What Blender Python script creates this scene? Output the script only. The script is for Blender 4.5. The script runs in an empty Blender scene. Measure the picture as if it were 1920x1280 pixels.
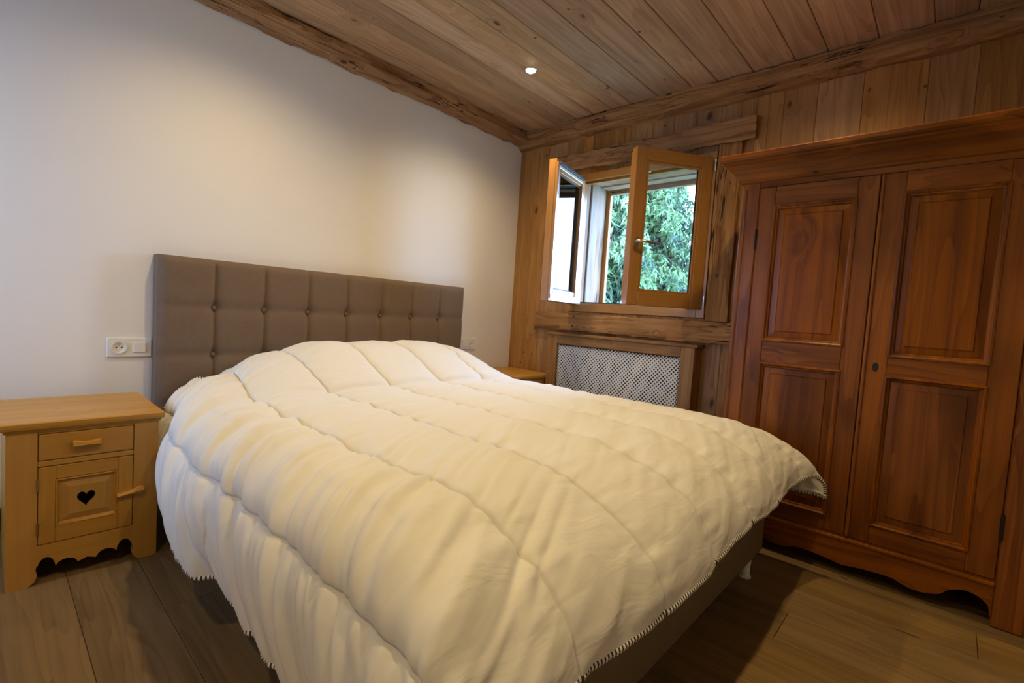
import bpy, math, random
import numpy as np
from mathutils import Matrix, Vector
from mathutils.geometry import tessellate_polygon

sc = bpy.context.scene
COL = sc.collection
R = math.radians

# ------------------------------------------------------------------ camera
yaw, pit, rol, FPX = R(47.7234), R(-3.3052), R(-3.6853), 906.55
fw = np.array([math.sin(yaw)*math.cos(pit), math.cos(yaw)*math.cos(pit), math.sin(pit)])
rt = np.cross(fw, [0, 0, 1]); rt /= np.linalg.norm(rt); up = np.cross(rt, fw)
r2 = rt*math.cos(rol) - up*math.sin(rol); u2 = up*math.cos(rol) + rt*math.sin(rol)
cam = bpy.data.cameras.new('camera'); cam.sensor_width = 36; cam.sensor_fit = 'HORIZONTAL'
cam.lens = FPX/1920*36; cam.clip_start = .02
co = bpy.data.objects.new('camera', cam); COL.objects.link(co)
co.matrix_world = Matrix(((r2[0], u2[0], -fw[0], -3.001), (r2[1], u2[1], -fw[1], -2.7406),
                          (r2[2], u2[2], -fw[2], .9908), (0, 0, 0, 1)))
sc.camera = co

# ------------------------------------------------------------------ sky, exposure, window daylight
sc.view_settings.view_transform = 'Standard'; sc.view_settings.look = 'None'
sc.view_settings.gamma = 1; sc.view_settings.use_curve_mapping = False
sc.view_settings.exposure = .35
sc.cycles.max_bounces = 7; sc.cycles.diffuse_bounces = 3; sc.cycles.adaptive_threshold = .05; sc.cycles.glossy_bounces = 4; sc.cycles.transparent_max_bounces = 12
W = bpy.data.worlds.new('overcast_sky'); sc.world = W; W.use_nodes = True
wn = W.node_tree; bg = wn.nodes['Background']
SKY_COL = (.40, .61, 1.0); SKY_STR = 19.0
tcw = wn.nodes.new('ShaderNodeTexCoord'); nzw = wn.nodes.new('ShaderNodeTexNoise'); nzw.inputs['Scale'].default_value = 2.5
rmw = wn.nodes.new('ShaderNodeValToRGB')
rmw.color_ramp.elements[0].position = .35; rmw.color_ramp.elements[0].color = (SKY_COL[0]*.85, SKY_COL[1]*.9, 1, 1)
rmw.color_ramp.elements[1].position = .7; rmw.color_ramp.elements[1].color = (SKY_COL[0]*1.15, SKY_COL[1]*1.08, 1, 1)
wn.links.new(tcw.outputs['Generated'], nzw.inputs['Vector']); wn.links.new(nzw.outputs['Fac'], rmw.inputs['Fac'])
wn.links.new(rmw.outputs['Color'], bg.inputs['Color']); bg.inputs['Strength'].default_value = SKY_STR
LAMP_COL = (1.0, .73, .335); LAMP_W = 33.0

def portal(name, loc, rot, sx, sy):
    l = bpy.data.lights.new(name, 'AREA'); l.shape = 'RECTANGLE'; l.size = sx; l.size_y = sy
    l.cycles.is_portal = True
    o = bpy.data.objects.new(name, l); COL.objects.link(o); o.location = loc; o.rotation_euler = rot
portal('window_portal', (.40, -1.09, 1.56), (0, R(90), 0), 1.1, 1.2)
portal('side_window_portal', (-4.20, -.43, 1.28), (0, R(-90), 0), 1.0, .7)

# ------------------------------------------------------------------ helpers
rng = random.Random(7)
def hash2(i, j, seed):
    h = (i.astype(np.int64)*374761393 + j.astype(np.int64)*668265263 + seed*1442695041) & 0x7fffffff
    h = ((h ^ (h >> 13))*1274126177) & 0x7fffffff
    h = h ^ (h >> 16)
    return (h & 0xffff)/65535.0
def vnoise(x, y, seed=0):
    x = np.asarray(x, float); y = np.asarray(y, float)
    i = np.floor(x); j = np.floor(y); fx = x-i; fy = y-j
    fx = fx*fx*fx*(fx*(fx*6-15)+10); fy = fy*fy*fy*(fy*(fy*6-15)+10)
    a = hash2(i, j, seed); b = hash2(i+1, j, seed); c = hash2(i, j+1, seed); d = hash2(i+1, j+1, seed)
    return (a*(1-fx)+b*fx)*(1-fy) + (c*(1-fx)+d*fx)*fy - .5
def fbm(x, y, seed=0, o=3):
    t = 0; a = 1
    for k in range(o):
        t = t + a*vnoise(x*2**k, y*2**k, seed+k*17); a *= .5
    return t

class MB:
    """collects shapes; each vertex carries its grain coordinate (x along the grain)"""
    def __init__(s): s.v = []; s.f = []; s.g = []
    def add(s, vs, fs, ax='x'):
        b = len(s.v); o = (rng.uniform(0, 50), rng.uniform(0, 9), rng.uniform(0, 9))
        for p in vs:
            x, y, z = p
            q = {'x': (x, y, z), 'y': (y, x, z), 'z': (z, x, y)}[ax]
            s.v.append((x, y, z)); s.g.append((q[0]+o[0], q[1]+o[1], q[2]+o[2]))
        s.f += [tuple(i+b for i in f) for f in fs]
        return s
    def box(s, x0, x1, y0, y1, z0, z1, ax='x', c=.002):
        x0, x1 = sorted((x0, x1)); y0, y1 = sorted((y0, y1)); z0, z1 = sorted((z0, z1))
        c = min(c, (x1-x0)*.3, (y1-y0)*.3, (z1-z0)*.3)
        lo = (x0, y0, z0); hi = (x1, y1, z1); vs = []; idx = {}
        for sx in (0, 1):
            for sy in (0, 1):
                for sz in (0, 1):
                    for a in range(3):
                        p = []
                        for k, sg in enumerate((sx, sy, sz)):
                            q = hi[k] if sg else lo[k]
                            if k != a: q += -c if sg else c
                            p.append(q)
                        idx[(sx, sy, sz, a)] = len(vs); vs.append(tuple(p))
        fs = []
        for a in range(3):
            o = [k for k in range(3) if k != a]
            for sg in (0, 1):
                q = []
                for (p, r) in ((0, 0), (1, 0), (1, 1), (0, 1)):
                    t = [0, 0, 0]; t[a] = sg; t[o[0]] = p; t[o[1]] = r; q.append(idx[(*t, a)])
                flip = (sg == 0) ^ (a == 1)
                fs.append(tuple(q[::-1]) if flip else tuple(q))
        for e in range(3):                      # edges along axis e
            a, b = [k for k in range(3) if k != e]
            for sa in (0, 1):
                for sb in (0, 1):
                    t0 = [0, 0, 0]; t1 = [0, 0, 0]; t0[a] = t1[a] = sa; t0[b] = t1[b] = sb; t1[e] = 1
                    q = [idx[(*t0, a)], idx[(*t1, a)], idx[(*t1, b)], idx[(*t0, b)]]
                    n = [0, 0, 0]; n[a] = 1 if sa else -1; n[b] = 1 if sb else -1
                    fs.append(orient(vs, q, n))
        for sx in (0, 1):
            for sy in (0, 1):
                for sz in (0, 1):
                    q = [idx[(sx, sy, sz, a)] for a in range(3)]
                    fs.append(orient(vs, q, (2*sx-1, 2*sy-1, 2*sz-1)))
        return s.add(vs, fs, ax)
    def prism(s, poly, plane, lo, hi, ax='x', holes=()):
        """poly in 2-D, extruded between lo and hi along the axis missing from plane ('yz','xy','xz')"""
        def p3(p, h):
            return {'yz': (h, p[0], p[1]), 'xy': (p[0], p[1], h), 'xz': (p[0], h, p[1])}[plane]
        loops = [list(poly)] + [list(h) for h in holes]
        flat = [p for l in loops for p in l]; n = len(flat)
        vs = [p3(p, lo) for p in flat] + [p3(p, hi) for p in flat]
        tri = tessellate_polygon([[Vector((p[0], p[1], 0)) for p in l] for l in loops])
        nl = np.array(p3((0, 0), -1 if lo < hi else 1)) - np.array(p3((0, 0), 0))
        fs = [orient(vs, list(t), nl) for t in tri] + [orient(vs, [i+n for i in t], -nl) for t in tri]
        b = 0
        for l in loops:
            m = len(l)
            for i in range(m):
                j = (i+1) % m; fs.append((b+i, b+j, b+j+n, b+i+n))
            b += m
        return s.add(vs, fs, ax)
    def rings(s, loops, cap0=False, cap1=True, ax='x', close=True):
        """loops: list of equal-length 3-D loops joined by quads"""
        m = len(loops[0]); vs = [p for l in loops for p in l]; fs = []
        for k in range(len(loops)-1):
            for i in range(m if close else m-1):
                j = (i+1) % m; fs.append((k*m+i, k*m+j, (k+1)*m+j, (k+1)*m+i))
        if cap0: fs.append(tuple(range(m))[::-1])
        if cap1: fs.append(tuple((len(loops)-1)*m+i for i in range(m)))
        return s.add(vs, fs, ax)
    def tube(s, pts, rad, seg=8, ax='x', caps=True):
        pts = [np.array(p, float) for p in pts]; loops = []
        rad = rad if hasattr(rad, '__len__') else [rad]*len(pts)
        ref = None
        for i, p in enumerate(pts):
            d = pts[min(i+1, len(pts)-1)] - pts[max(i-1, 0)]; d /= np.linalg.norm(d)
            if ref is None:
                ref = np.cross(d, (0, 0, 1) if abs(d[2]) < .9 else (1, 0, 0))
            n = ref - d*(ref@d); n /= np.linalg.norm(n); ref = n; b = np.cross(d, n)
            loops.append([tuple(p + rad[i]*(n*math.cos(2*math.pi*k/seg)+b*math.sin(2*math.pi*k/seg))) for k in range(seg)])
        return s.rings(loops, caps, caps, ax)
    def lathe(s, prof, centre, axis='z', seg=24, ax='x', cap0=False, cap1=False):
        c = centre; loops = []
        for r, h in prof:
            l = []
            for k in range(seg):
                a = 2*math.pi*k/seg; u, v = r*math.cos(a), r*math.sin(a)
                l.append({'z': (c[0]+u, c[1]+v, c[2]+h), 'y': (c[0]+u, c[1]+h, c[2]+v), 'x': (c[0]+h, c[1]+u, c[2]+v)}[axis])
            loops.append(l)
        return s.rings(loops, cap0, cap1, ax)

def orient(vs, q, n):
    a, b, c = [np.array(vs[i]) for i in q[:3]]
    return tuple(q) if np.cross(b-a, c-b) @ np.array(n, float) >= 0 else tuple(q[::-1])

def build(name, mb, mat, parent=None, origin=(0, 0, 0), smooth=False, fix=False, flat_angle=None):
    me = bpy.data.meshes.new(name); o = np.array(origin, float)
    me.from_pydata([tuple(np.array(v)-o) for v in mb.v], [], mb.f)
    at = me.attributes.new('grain', 'FLOAT_VECTOR', 'POINT')
    at.data.foreach_set('vector', np.array(mb.g, np.float32).ravel())
    me.materials.append(mat); me.update()
    if fix:
        import bmesh
        bm = bmesh.new(); bm.from_mesh(me); bmesh.ops.recalc_face_normals(bm, faces=bm.faces); bm.to_mesh(me); bm.free()
    if smooth:
        me.polygons.foreach_set('use_smooth', [True]*len(me.polygons))
        if flat_angle: me.set_sharp_from_angle(angle=R(flat_angle))
    ob = bpy.data.objects.new(name, me); COL.objects.link(ob)
    if parent is not None: ob.parent = parent
    else: ob.location = origin
    return ob
def tag(o, label=None, cat=None, group=None, kind=None):
    for k, v in (('label', label), ('category', cat), ('group', group), ('kind', kind)):
        if v: o[k] = v
    return o
def empty(name, loc, label=None, cat=None, group=None, kind=None):
    o = bpy.data.objects.new(name, None); COL.objects.link(o); o.location = loc; o.empty_display_size = .1
    return tag(o, label, cat, group, kind)
class Thing:
    """Empty at the base; parts are given in world coordinates"""
    def __init__(s, name, loc, label, cat, group=None, kind=None):
        s.o = empty(name, loc, label, cat, group, kind); s.loc = loc
    def part(s, name, mb, mat, parent=None, label=None, kind=None, **k):
        ob = build(name, mb, mat, parent or s.o, s.loc, **k)
        return tag(ob, label, kind=kind)
def copy_tree(o, parent=None):
    c = o.copy(); COL.objects.link(c); c.parent = parent
    for ch in list(o.children): copy_tree(ch, c)
    return c
def rect_yz(x, y0, y1, z0, z1):      # loop facing -x
    return [(x, y1, z0), (x, y0, z0), (x, y0, z1), (x, y1, z1)]
def rect_xz(y, x0, x1, z0, z1):      # loop facing -y
    return [(x0, y, z0), (x1, y, z0), (x1, y, z1), (x0, y, z1)]
def beam(p0, p1, prof, seed, n=60, amp=.006, freq=5, sub=3):
    """hewn timber: polygon profile (list of 3-D offsets) swept p0 -> p1 with a wavy surface"""
    p0 = np.array(p0, float); p1 = np.array(p1, float); L = np.linalg.norm(p1-p0)
    pr = []
    for i in range(len(prof)):
        a = np.array(prof[i], float); b = np.array(prof[(i+1) % len(prof)], float)
        for k in range(sub): pr.append(a+(b-a)*k/sub)
    pr = np.array(pr); cen = pr.mean(0); loops = []
    for i in range(n+1):
        t = i/n; l = []
        for k, q in enumerate(pr):
            d = q-cen; nn = np.linalg.norm(d)
            w = amp*2*float(fbm(np.array(t*L*freq), np.array(k*.55), seed, 3)) - amp*.5 + amp*.9*float(vnoise(np.array(t*L*freq*5), np.array(k*.9), seed+5))
            l.append(tuple(p0+(p1-p0)*t + q + d/nn*w))
        loops.append(l)
    return loops

# ------------------------------------------------------------------ materials
class N:
    def __init__(s, name):
        s.m = bpy.data.materials.new(name); s.m.use_nodes = True; s.t = s.m.node_tree
        s.b = s.t.nodes['Principled BSDF']
    def n(s, typ, **kw):
        nd = s.t.nodes.new(typ)
        for k, v in kw.items():
            if k in nd.inputs.keys(): nd.inputs[k].default_value = v
            else: setattr(nd, k, v)
        return nd
    def l(s, a, b): s.t.links.new(a, b)
    def math(s, op, a, b=None, c=None, clamp=False):
        nd = s.t.nodes.new('ShaderNodeMath'); nd.operation = op; nd.use_clamp = clamp
        for i, v in enumerate((a, b, c)):
            if v is None: continue
            if isinstance(v, (int, float)): nd.inputs[i].default_value = v
            else: s.l(v, nd.inputs[i])
        return nd.outputs[0]
    def mix(s, f, a, b, bt='MIX'):
        nd = s.t.nodes.new('ShaderNodeMix'); nd.data_type = 'RGBA'; nd.blend_type = bt
        for i, v in ((0, f), (6, a), (7, b)):
            if isinstance(v, (int, float)): nd.inputs[i].default_value = v
            elif isinstance(v, tuple): nd.inputs[i].default_value = (*v[:3], 1)
            else: s.l(v, nd.inputs[i])
        return nd.outputs[2]
    def ss(s, v, lo, hi, a=0., b=1.):
        nd = s.t.nodes.new('ShaderNodeMapRange'); nd.interpolation_type = 'SMOOTHSTEP'
        s.l(v, nd.inputs[0]); nd.inputs[1].default_value = lo; nd.inputs[2].default_value = hi
        nd.inputs[3].default_value = a; nd.inputs[4].default_value = b
        return nd.outputs[0]
    def vscale(s, v, sc_):
        nd = s.t.nodes.new('ShaderNodeMapping'); nd.inputs['Scale'].default_value = sc_; s.l(v, nd.inputs[0]); return nd.outputs[0]
    def noise(s, v, scale, detail=3, dist=0., rough=.5):
        nd = s.n('ShaderNodeTexNoise', Scale=scale, Detail=detail, Distortion=dist, Roughness=rough); s.l(v, nd.inputs['Vector']); return nd
    def bump(s, h, strength=.3, dist=.005):
        nd = s.n('ShaderNodeBump', Strength=strength, Distance=dist); s.l(h, nd.inputs['Height']); s.l(nd.outputs[0], s.b.inputs['Normal'])

def wood(name, light, dark, knot, rough=.5, coat=0., grain=9., contrast=1., vary=.25, knots=.25, kscale=3.2, cracks=0., blotch=.3, bump=.25, grey=None):
    m = N(name); at = m.n('ShaderNodeAttribute', attribute_name='grain'); oi = m.n('ShaderNodeObjectInfo')
    off = m.n('ShaderNodeVectorMath', operation='SCALE'); off.inputs[0].default_value = (31, 17, 23); m.l(oi.outputs['Random'], off.inputs['Scale'])
    ad = m.n('ShaderNodeVectorMath', operation='ADD'); m.l(at.outputs['Vector'], ad.inputs[0]); m.l(off.outputs[0], ad.inputs[1])
    g = ad.outputs[0]
    # knots
    vo = m.n('ShaderNodeTexVoronoi', Scale=kscale); vo.inputs['Randomness'].default_value = 1
    wob = m.noise(g, 9, 1); wv = m.n('ShaderNodeVectorMath', operation='SCALE'); wv.inputs['Scale'].default_value = .05; m.l(wob.outputs['Color'], wv.inputs[0])
    wa = m.n('ShaderNodeVectorMath', operation='ADD'); m.l(g, wa.inputs[0]); m.l(wv.outputs[0], wa.inputs[1])
    m.l(m.vscale(wa.outputs[0], (1, 1.9, 1.9)), vo.inputs['Vector'])
    sx = m.n('ShaderNodeSeparateColor'); m.l(vo.outputs['Color'], sx.inputs[0])
    has = m.math('LESS_THAN', sx.outputs[0], knots)
    kn = m.math('MULTIPLY', m.ss(vo.outputs['Distance'], .045, .11, 1, 0), has)
    halo = m.math('MULTIPLY', m.ss(vo.outputs['Distance'], .05, .36, 1, 0), has)
    v2 = m.n('ShaderNodeTexVoronoi', Scale=kscale*2.6); m.l(m.vscale(wa.outputs[0], (1, 1.6, 1.6)), v2.inputs['Vector'])
    s2 = m.n('ShaderNodeSeparateColor'); m.l(v2.outputs['Color'], s2.inputs[0])
    kn = m.math('MAXIMUM', kn, m.math('MULTIPLY', m.ss(v2.outputs['Distance'], .04, .13, 1, 0), m.math('LESS_THAN', s2.outputs[1], knots*.45)))
    # grain bends round the knots
    sv = m.n('ShaderNodeSeparateXYZ'); m.l(g, sv.inputs[0])
    bend = m.math('MULTIPLY', halo, .06)
    cv = m.n('ShaderNodeCombineXYZ')
    m.l(m.math('MULTIPLY', sv.outputs[0], .55), cv.inputs[0]); m.l(m.math('ADD', sv.outputs[1], bend), cv.inputs[1]); m.l(m.math('ADD', sv.outputs[2], bend), cv.inputs[2])
    slow = m.noise(m.vscale(cv.outputs[0], (1, 6, 6)), 1.3, 2, 0.)
    ringc = m.math('ADD', m.math('MULTIPLY', slow.outputs['Fac'], grain*1.5), m.math('MULTIPLY', m.math('ADD', sv.outputs[1], sv.outputs[2]), grain*2.2))
    ring = m.math('POWER', m.math('FRACT', ringc), 1.6)
    fine = m.noise(m.vscale(cv.outputs[0], (3, 120, 120)), 1., 2, 0.)
    streak = m.noise(m.vscale(cv.outputs[0], (1.5, 22, 22)), 1., 2, 0.)
    f = m.math('ADD', m.math('MULTIPLY', ring, .42*contrast), m.math('MULTIPLY', m.ss(streak.outputs['Fac'], .35, .7), .38*contrast))
    f = m.math('ADD', f, m.math('MULTIPLY', m.ss(fine.outputs['Fac'], .4, .7), .22*contrast), clamp=True)
    c = m.mix(f, light, dark)
    bl = m.noise(m.vscale(g, (1.3, 3, 3)), 1.5, 2, .4)
    c = m.mix(m.math('MULTIPLY', m.ss(bl.outputs['Fac'], .42, .72), blotch), c, tuple(v*.45 for v in dark))
    if grey:
        gr = m.noise(m.vscale(g, (.9, 5, 5)), 1.7, 2, .4)
        c = m.mix(m.math('MULTIPLY', m.ss(gr.outputs['Fac'], .45, .68), .75), c, grey)
    c = m.mix(m.math('MULTIPLY', halo, .35), c, dark)
    c = m.mix(m.math('MULTIPLY', kn, .9), c, knot)
    hgt = m.math('MULTIPLY', m.noise(m.vscale(g, (2.5, 70, 70)), 1., 1, 0.).outputs['Fac'], -.7)
    if cracks:
        cr = m.noise(m.vscale(g, (.6, 26, 26)), 1.2, 2, .6)
        ck = m.math('MULTIPLY', m.ss(m.math('ABSOLUTE', m.math('SUBTRACT', cr.outputs['Fac'], .5)), .005, .016, 1, 0),
                    m.ss(m.noise(g, 2.2, 1).outputs['Fac'], .50, .60))
        c = m.mix(m.math('MULTIPLY', ck, cracks), c, (.02, .012, .008))
        hgt = m.math('SUBTRACT', hgt, m.math('MULTIPLY', ck, 2.5))
    # board to board variation
    br = m.math('ADD', 1-vary*.5, m.math('MULTIPLY', oi.outputs['Random'], vary))
    hs = m.n('ShaderNodeHueSaturation'); m.l(c, hs.inputs['Color']); m.l(br, hs.inputs['Value'])
    rs = m.math('FRACT', m.math('MULTIPLY', oi.outputs['Random'], 7.31))
    m.l(m.math('ADD', 1-vary*.3, m.math('MULTIPLY', rs, vary*.6)), hs.inputs['Saturation'])
    m.l(hs.outputs[0], m.b.inputs['Base Color'])
    m.l(m.math('ADD', rough-.06, m.math('MULTIPLY', f, .14)), m.b.inputs['Roughness'])
    m.b.inputs['Specular IOR Level'].default_value = .22; m.b.inputs['Coat Weight'].default_value = coat; m.b.inputs['Coat Roughness'].default_value = .22
    m.bump(hgt, bump, .002)
    return m.m
def plain(name, col, rough=.5, metal=0., nscale=0, namp=.1, bump=0., bscale=200, sheen=0.):
    m = N(name); tc = m.n('ShaderNodeTexCoord')
    if nscale:
        nz = m.noise(tc.outputs['Object'], nscale, 3)
        m.l(m.mix(nz.outputs['Fac'], tuple(c*(1-namp) for c in col), tuple(min(1, c*(1+namp)) for c in col)), m.b.inputs['Base Color'])
    else: m.b.inputs['Base Color'].default_value = (*col, 1)
    m.b.inputs['Roughness'].default_value = rough; m.b.inputs['Metallic'].default_value = metal
    if sheen: m.b.inputs['Sheen Weight'].default_value = sheen
    if bump: m.bump(m.noise(tc.outputs['Object'], bscale, 2).outputs['Fac'], bump, .002)
    return m.m

M = {}
M['plaster'] = plain('white_plaster', (.82, .80, .785), .85, nscale=3, namp=.02, bump=.12, bscale=160)
M['ceiling'] = wood('ceiling_pine', (.50, .33, .20), (.31, .185, .10), (.06, .03, .018), .5, grain=7, contrast=1.1, vary=.32, knots=.4, blotch=.2)
M['wallwood'] = wood('wall_pine', (.40, .21, .072), (.235, .105, .034), (.06, .025, .01), .5, grain=7, contrast=1.1, vary=.3, knots=.45, blotch=.25)
M['beam'] = wood('hewn_beam', (.42, .225, .088), (.20, .088, .032), (.04, .02, .01), .75, grain=6, contrast=1.25, vary=.25, knots=.3, cracks=1., blotch=.35, bump=.6)
M['greybeam'] = wood('weathered_beam', (.36, .25, .17), (.20, .13, .085), (.05, .03, .02), .85, grain=6, contrast=1., vary=.3, knots=.2, cracks=1., blotch=.4, bump=.6, grey=(.34, .31, .29))
M['frame'] = wood('lacquered_larch', (.40, .195, .058), (.28, .122, .030), (.14, .05, .015), .33, coat=.3, grain=8, contrast=.6, vary=.12, knots=.04, blotch=.1, bump=.08)
M['wardrobe'] = wood('stained_fir', (.285, .085, .005), (.085, .018, .0012), (.035, .009, .002), .38, coat=.05, grain=5, contrast=.9, vary=.2, knots=.3, kscale=2.6, blotch=.6, bump=.1)
M['pine'] = wood('waxed_pine', (.52, .275, .058), (.39, .18, .033), (.17, .06, .015), .42, coat=.12, grain=6, contrast=.6, vary=.1, knots=.35, kscale=3.6, blotch=.12, bump=.08)
M['floor'] = wood('oak_floor', (.26, .165, .072), (.135, .080, .034), (.06, .035, .02), .42, grain=7, contrast=.9, vary=.3, knots=.08, kscale=2., blotch=.25, bump=.15)
M['baseboard'] = wood('dark_baseboard', (.13, .075, .04), (.08, .045, .025), (.03, .02, .01), .5, vary=.1, knots=0)
M['taupe'] = plain('taupe_fabric', (.155, .100, .062), .8, nscale=55, namp=.12, bump=.25, bscale=420, sheen=.15)
M['base_fabric'] = plain('brown_bed_fabric', (.15, .105, .062), .85, nscale=60, namp=.1, bump=.25, bscale=420)
M['white_plastic'] = plain('white_plastic', (.78, .78, .76), .35)
M['ticking'] = plain('mattress_ticking', (.72, .71, .68), .85, nscale=40, namp=.04, bump=.2, bscale=300)
M['dark'] = plain('black_gap', (.012, .010, .009), .8)
M['steel'] = plain('brushed_steel', (.62, .60, .57), .28, 1.)
M['iron'] = plain('dark_iron', (.035, .03, .028), .5, .8)
M['alu'] = plain('white_aluminium', (.72, .74, .78), .3, .6)
M['seal'] = plain('rubber_seal', (.03, .03, .035), .6)
M['grille'] = plain('white_enamelled_grille', (.72, .72, .72), .4)
M['brass'] = plain('aged_brass', (.42, .27, .09), .4, .9)
M['leg'] = plain('pale_plastic_leg', (.75, .75, .73), .4)
M['ground'] = plain('alpine_meadow', (.30, .34, .22), .95, nscale=1.2, namp=.3)
M['bark'] = plain('spruce_bark', (.10, .07, .05), .9, nscale=9, namp=.4)
g = N('window_glass'); nt = g.t
out = nt.nodes['Material Output']; nt.nodes.remove(g.b)
tr = g.n('ShaderNodeBsdfTransparent'); tr.inputs[0].default_value = (.96, .98, .98, 1); gl = g.n('ShaderNodeBsdfGlossy', Roughness=0.); fr = g.n('ShaderNodeFresnel', IOR=1.5)
mx = g.n('ShaderNodeMixShader'); g.l(fr.outputs[0], mx.inputs[0]); g.l(tr.outputs[0], mx.inputs[1]); g.l(gl.outputs[0], mx.inputs[2]); g.l(mx.outputs[0], out.inputs[0])
M['glass'] = g.m
e = N('lamp_lens'); e.b.inputs['Base Color'].default_value = (1, .95, .85, 1)
e.b.inputs['Emission Color'].default_value = (1, .86, .55, 1); e.b.inputs['Emission Strength'].default_value = 40
M['lens'] = e.m
# duvet cotton
d = N('cream_cotton'); tc = d.n('ShaderNodeTexCoord')
d.b.inputs['Base Color'].default_value = (.73, .715, .685, 1); d.b.inputs['Roughness'].default_value = .75; d.b.inputs['Sheen Weight'].default_value = .12
at = d.n('ShaderNodeAttribute', attribute_name='grain')
w1 = d.noise(d.vscale(at.outputs['Vector'], (3.5, 11, 1)), 1.6, 3, .7, .5); w2 = d.noise(at.outputs['Vector'], 55, 2)
d.bump(d.math('ADD', w1.outputs['Fac'], d.math('MULTIPLY', w2.outputs['Fac'], .05)), .36, .015)
M['duvet'] = d.m
# striped hem binding: stripes along the length of the binding
h = N('striped_binding'); at = h.n('ShaderNodeAttribute', attribute_name='grain'); sx = h.n('ShaderNodeSeparateXYZ'); h.l(at.outputs['Vector'], sx.inputs[0])
st = h.ss(h.math('FRACT', h.math('MULTIPLY', sx.outputs[0], 95)), .42, .52)
h.l(h.mix(st, (.03, .028, .03), (.78, .75, .70)), h.b.inputs['Base Color']); h.b.inputs['Roughness'].default_value = .8
M['binding'] = h.m
# spruce needles
s_ = N('spruce_needles'); at = s_.n('ShaderNodeAttribute', attribute_name='grain')
nz = s_.noise(at.outputs['Vector'], 2.3, 3)
s_.l(s_.mix(s_.ss(nz.outputs['Fac'], .3, .7), (.02, .055, .035), (.17, .29, .11)), s_.b.inputs['Base Color']); s_.b.inputs['Roughness'].default_value = .6
M['needles'] = s_.m

# ------------------------------------------------------------------ the room
CEIL = 2.44; XL = -4.15; YB = -3.60
WY0, WY1, WZ0, WZ1 = -.585, -1.605, 1.035, 2.045      # window opening
# floor of oak planks running away from the headboard wall
fl = build('floor', MB().box(XL-.1, .35, YB-.1, .12, -.10, -.014), M['dark']); tag(fl, kind='structure')
pw = .192; x = XL
r_ = random.Random(3)
while x < 0:
    y = .0 + r_.uniform(0, 1.1); y = min(y, 0) if False else y
    y0 = y
    while y0 > YB:
        L = 1.28; a, b = max(y0-L, YB), min(y0, 0)
        if b-a > .02:
            build('plank', MB().box(x+.0006, min(x+pw, 0)-.0006, a+.0008, b-.0008, -.014, 0, 'y', .0012), M['floor'], fl)
        y0 -= L
    x += pw
# ceiling of larch boards running along the headboard wall
cl = build('ceiling', MB().box(XL-.1, .35, YB-.1, .12, CEIL+.016, CEIL+.14), M['dark']); tag(cl, kind='structure')
seams = [0, -.19, -.385, -.57, -.72, -.87, -1.02, -1.21, -1.43, -1.58, -1.78, -1.99, -2.14, -2.35, -2.555, -2.70, -2.92, -3.08, -3.30, -3.45, YB]
for a, b in zip(seams, seams[1:]):
    build('ceiling_board', MB().box(XL, 0, b+.0015, a-.0015, CEIL, CEIL+.016, 'x', .003), M['ceiling'], cl)
# white walls
wb = tag(build('wall_back', MB().box(XL-.1, .35, 0, .12, 0, CEIL+.02, c=0.0001), M['plaster']), kind='structure')
wf = tag(build('wall_front', MB().box(XL-.1, .35, YB-.12, YB, 0, CEIL+.02, c=.0001), M['plaster']), kind='structure')
LY0, LY1, LZ0, LZ1 = -.12, -.74, .80, 1.75             # opening of the side window (behind the camera's left)
mb = MB()
mb.box(XL-.12, XL, YB, LY1, 0, CEIL, c=.0001).box(XL-.12, XL, LY0, 0, 0, CEIL, c=.0001)
mb.box(XL-.12, XL, LY1, LY0, 0, LZ0, c=.0001).box(XL-.12, XL, LY1, LY0, LZ1, CEIL, c=.0001)
wl = tag(build('wall_left', mb, M['plaster']), kind='structure')
mb = MB()
mb.box(.0, .34, YB-.1, WY1, 0, CEIL+.02, c=.0001).box(.0, .34, WY0, .1, 0, CEIL+.02, c=.0001)
mb.box(.0, .34, WY1, WY0, 0, WZ0, c=.0001).box(.0, .34, WY1, WY0, WZ1, CEIL+.02, c=.0001)
wr = tag(build('wall_right', mb, M['greybeam']), kind='structure')
ws = [0, -.125, -.295, -.47, -.585, -.70, -.86, -1.0, -1.16, -1.31, -1.45, -1.605, -1.72, -1.80, -1.865, -1.94, -2.10, -2.30, -2.55, -2.72, -2.90, -3.1, -3.3, -3.45, YB]
for a, b in zip(ws, ws[1:]):
    inside = a <= WY0+.001 and b >= WY1-.001
    for z0, z1 in (((0, WZ0), (WZ1, CEIL)) if inside else ((0, CEIL),)):
        build('wall_board', MB().box(-.016, 0, b+.0005, a-.0005, z0, z1, 'z', .0022), M['wallwood'], wr)
# hewn trims in the ceiling corners
lp = beam((XL, 0, 0), (-.0, 0, 0), [(0, 0, 2.338), (0, -.055, 2.344), (0, -.108, 2.378), (0, -.108, CEIL), (0, 0, CEIL)], 5, 160, .009)
t1 = tag(build('trim_1', MB().rings(lp, True, True), M['beam'], smooth=True, fix=True, flat_angle=40), kind='structure')
lp = beam((0, 0, 0), (0, YB, 0), [(-.014, 0, 2.305), (-.05, 0, 2.318), (-.078, 0, 2.345), (-.078, 0, CEIL), (-.014, 0, CEIL)], 9, 160, .009)
t2 = tag(build('trim_2', MB().rings(lp, True, True, 'y'), M['beam'], smooth=True, fix=True, flat_angle=40), kind='structure')
b1 = tag(build('baseboard_back', MB().box(XL, -.016, -.014, 0, 0, .085, 'x', .003), M['baseboard']), kind='structure')
b2 = tag(build('baseboard_left', MB().box(XL, XL+.014, YB, -.014, 0, .085, 'y', .003), M['baseboard']), kind='structure')

# ------------------------------------------------------------------ window 1 (in the boarded wall)
w = Thing('window_1', (0, -1.095, WZ0), None, None, kind='structure')
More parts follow.
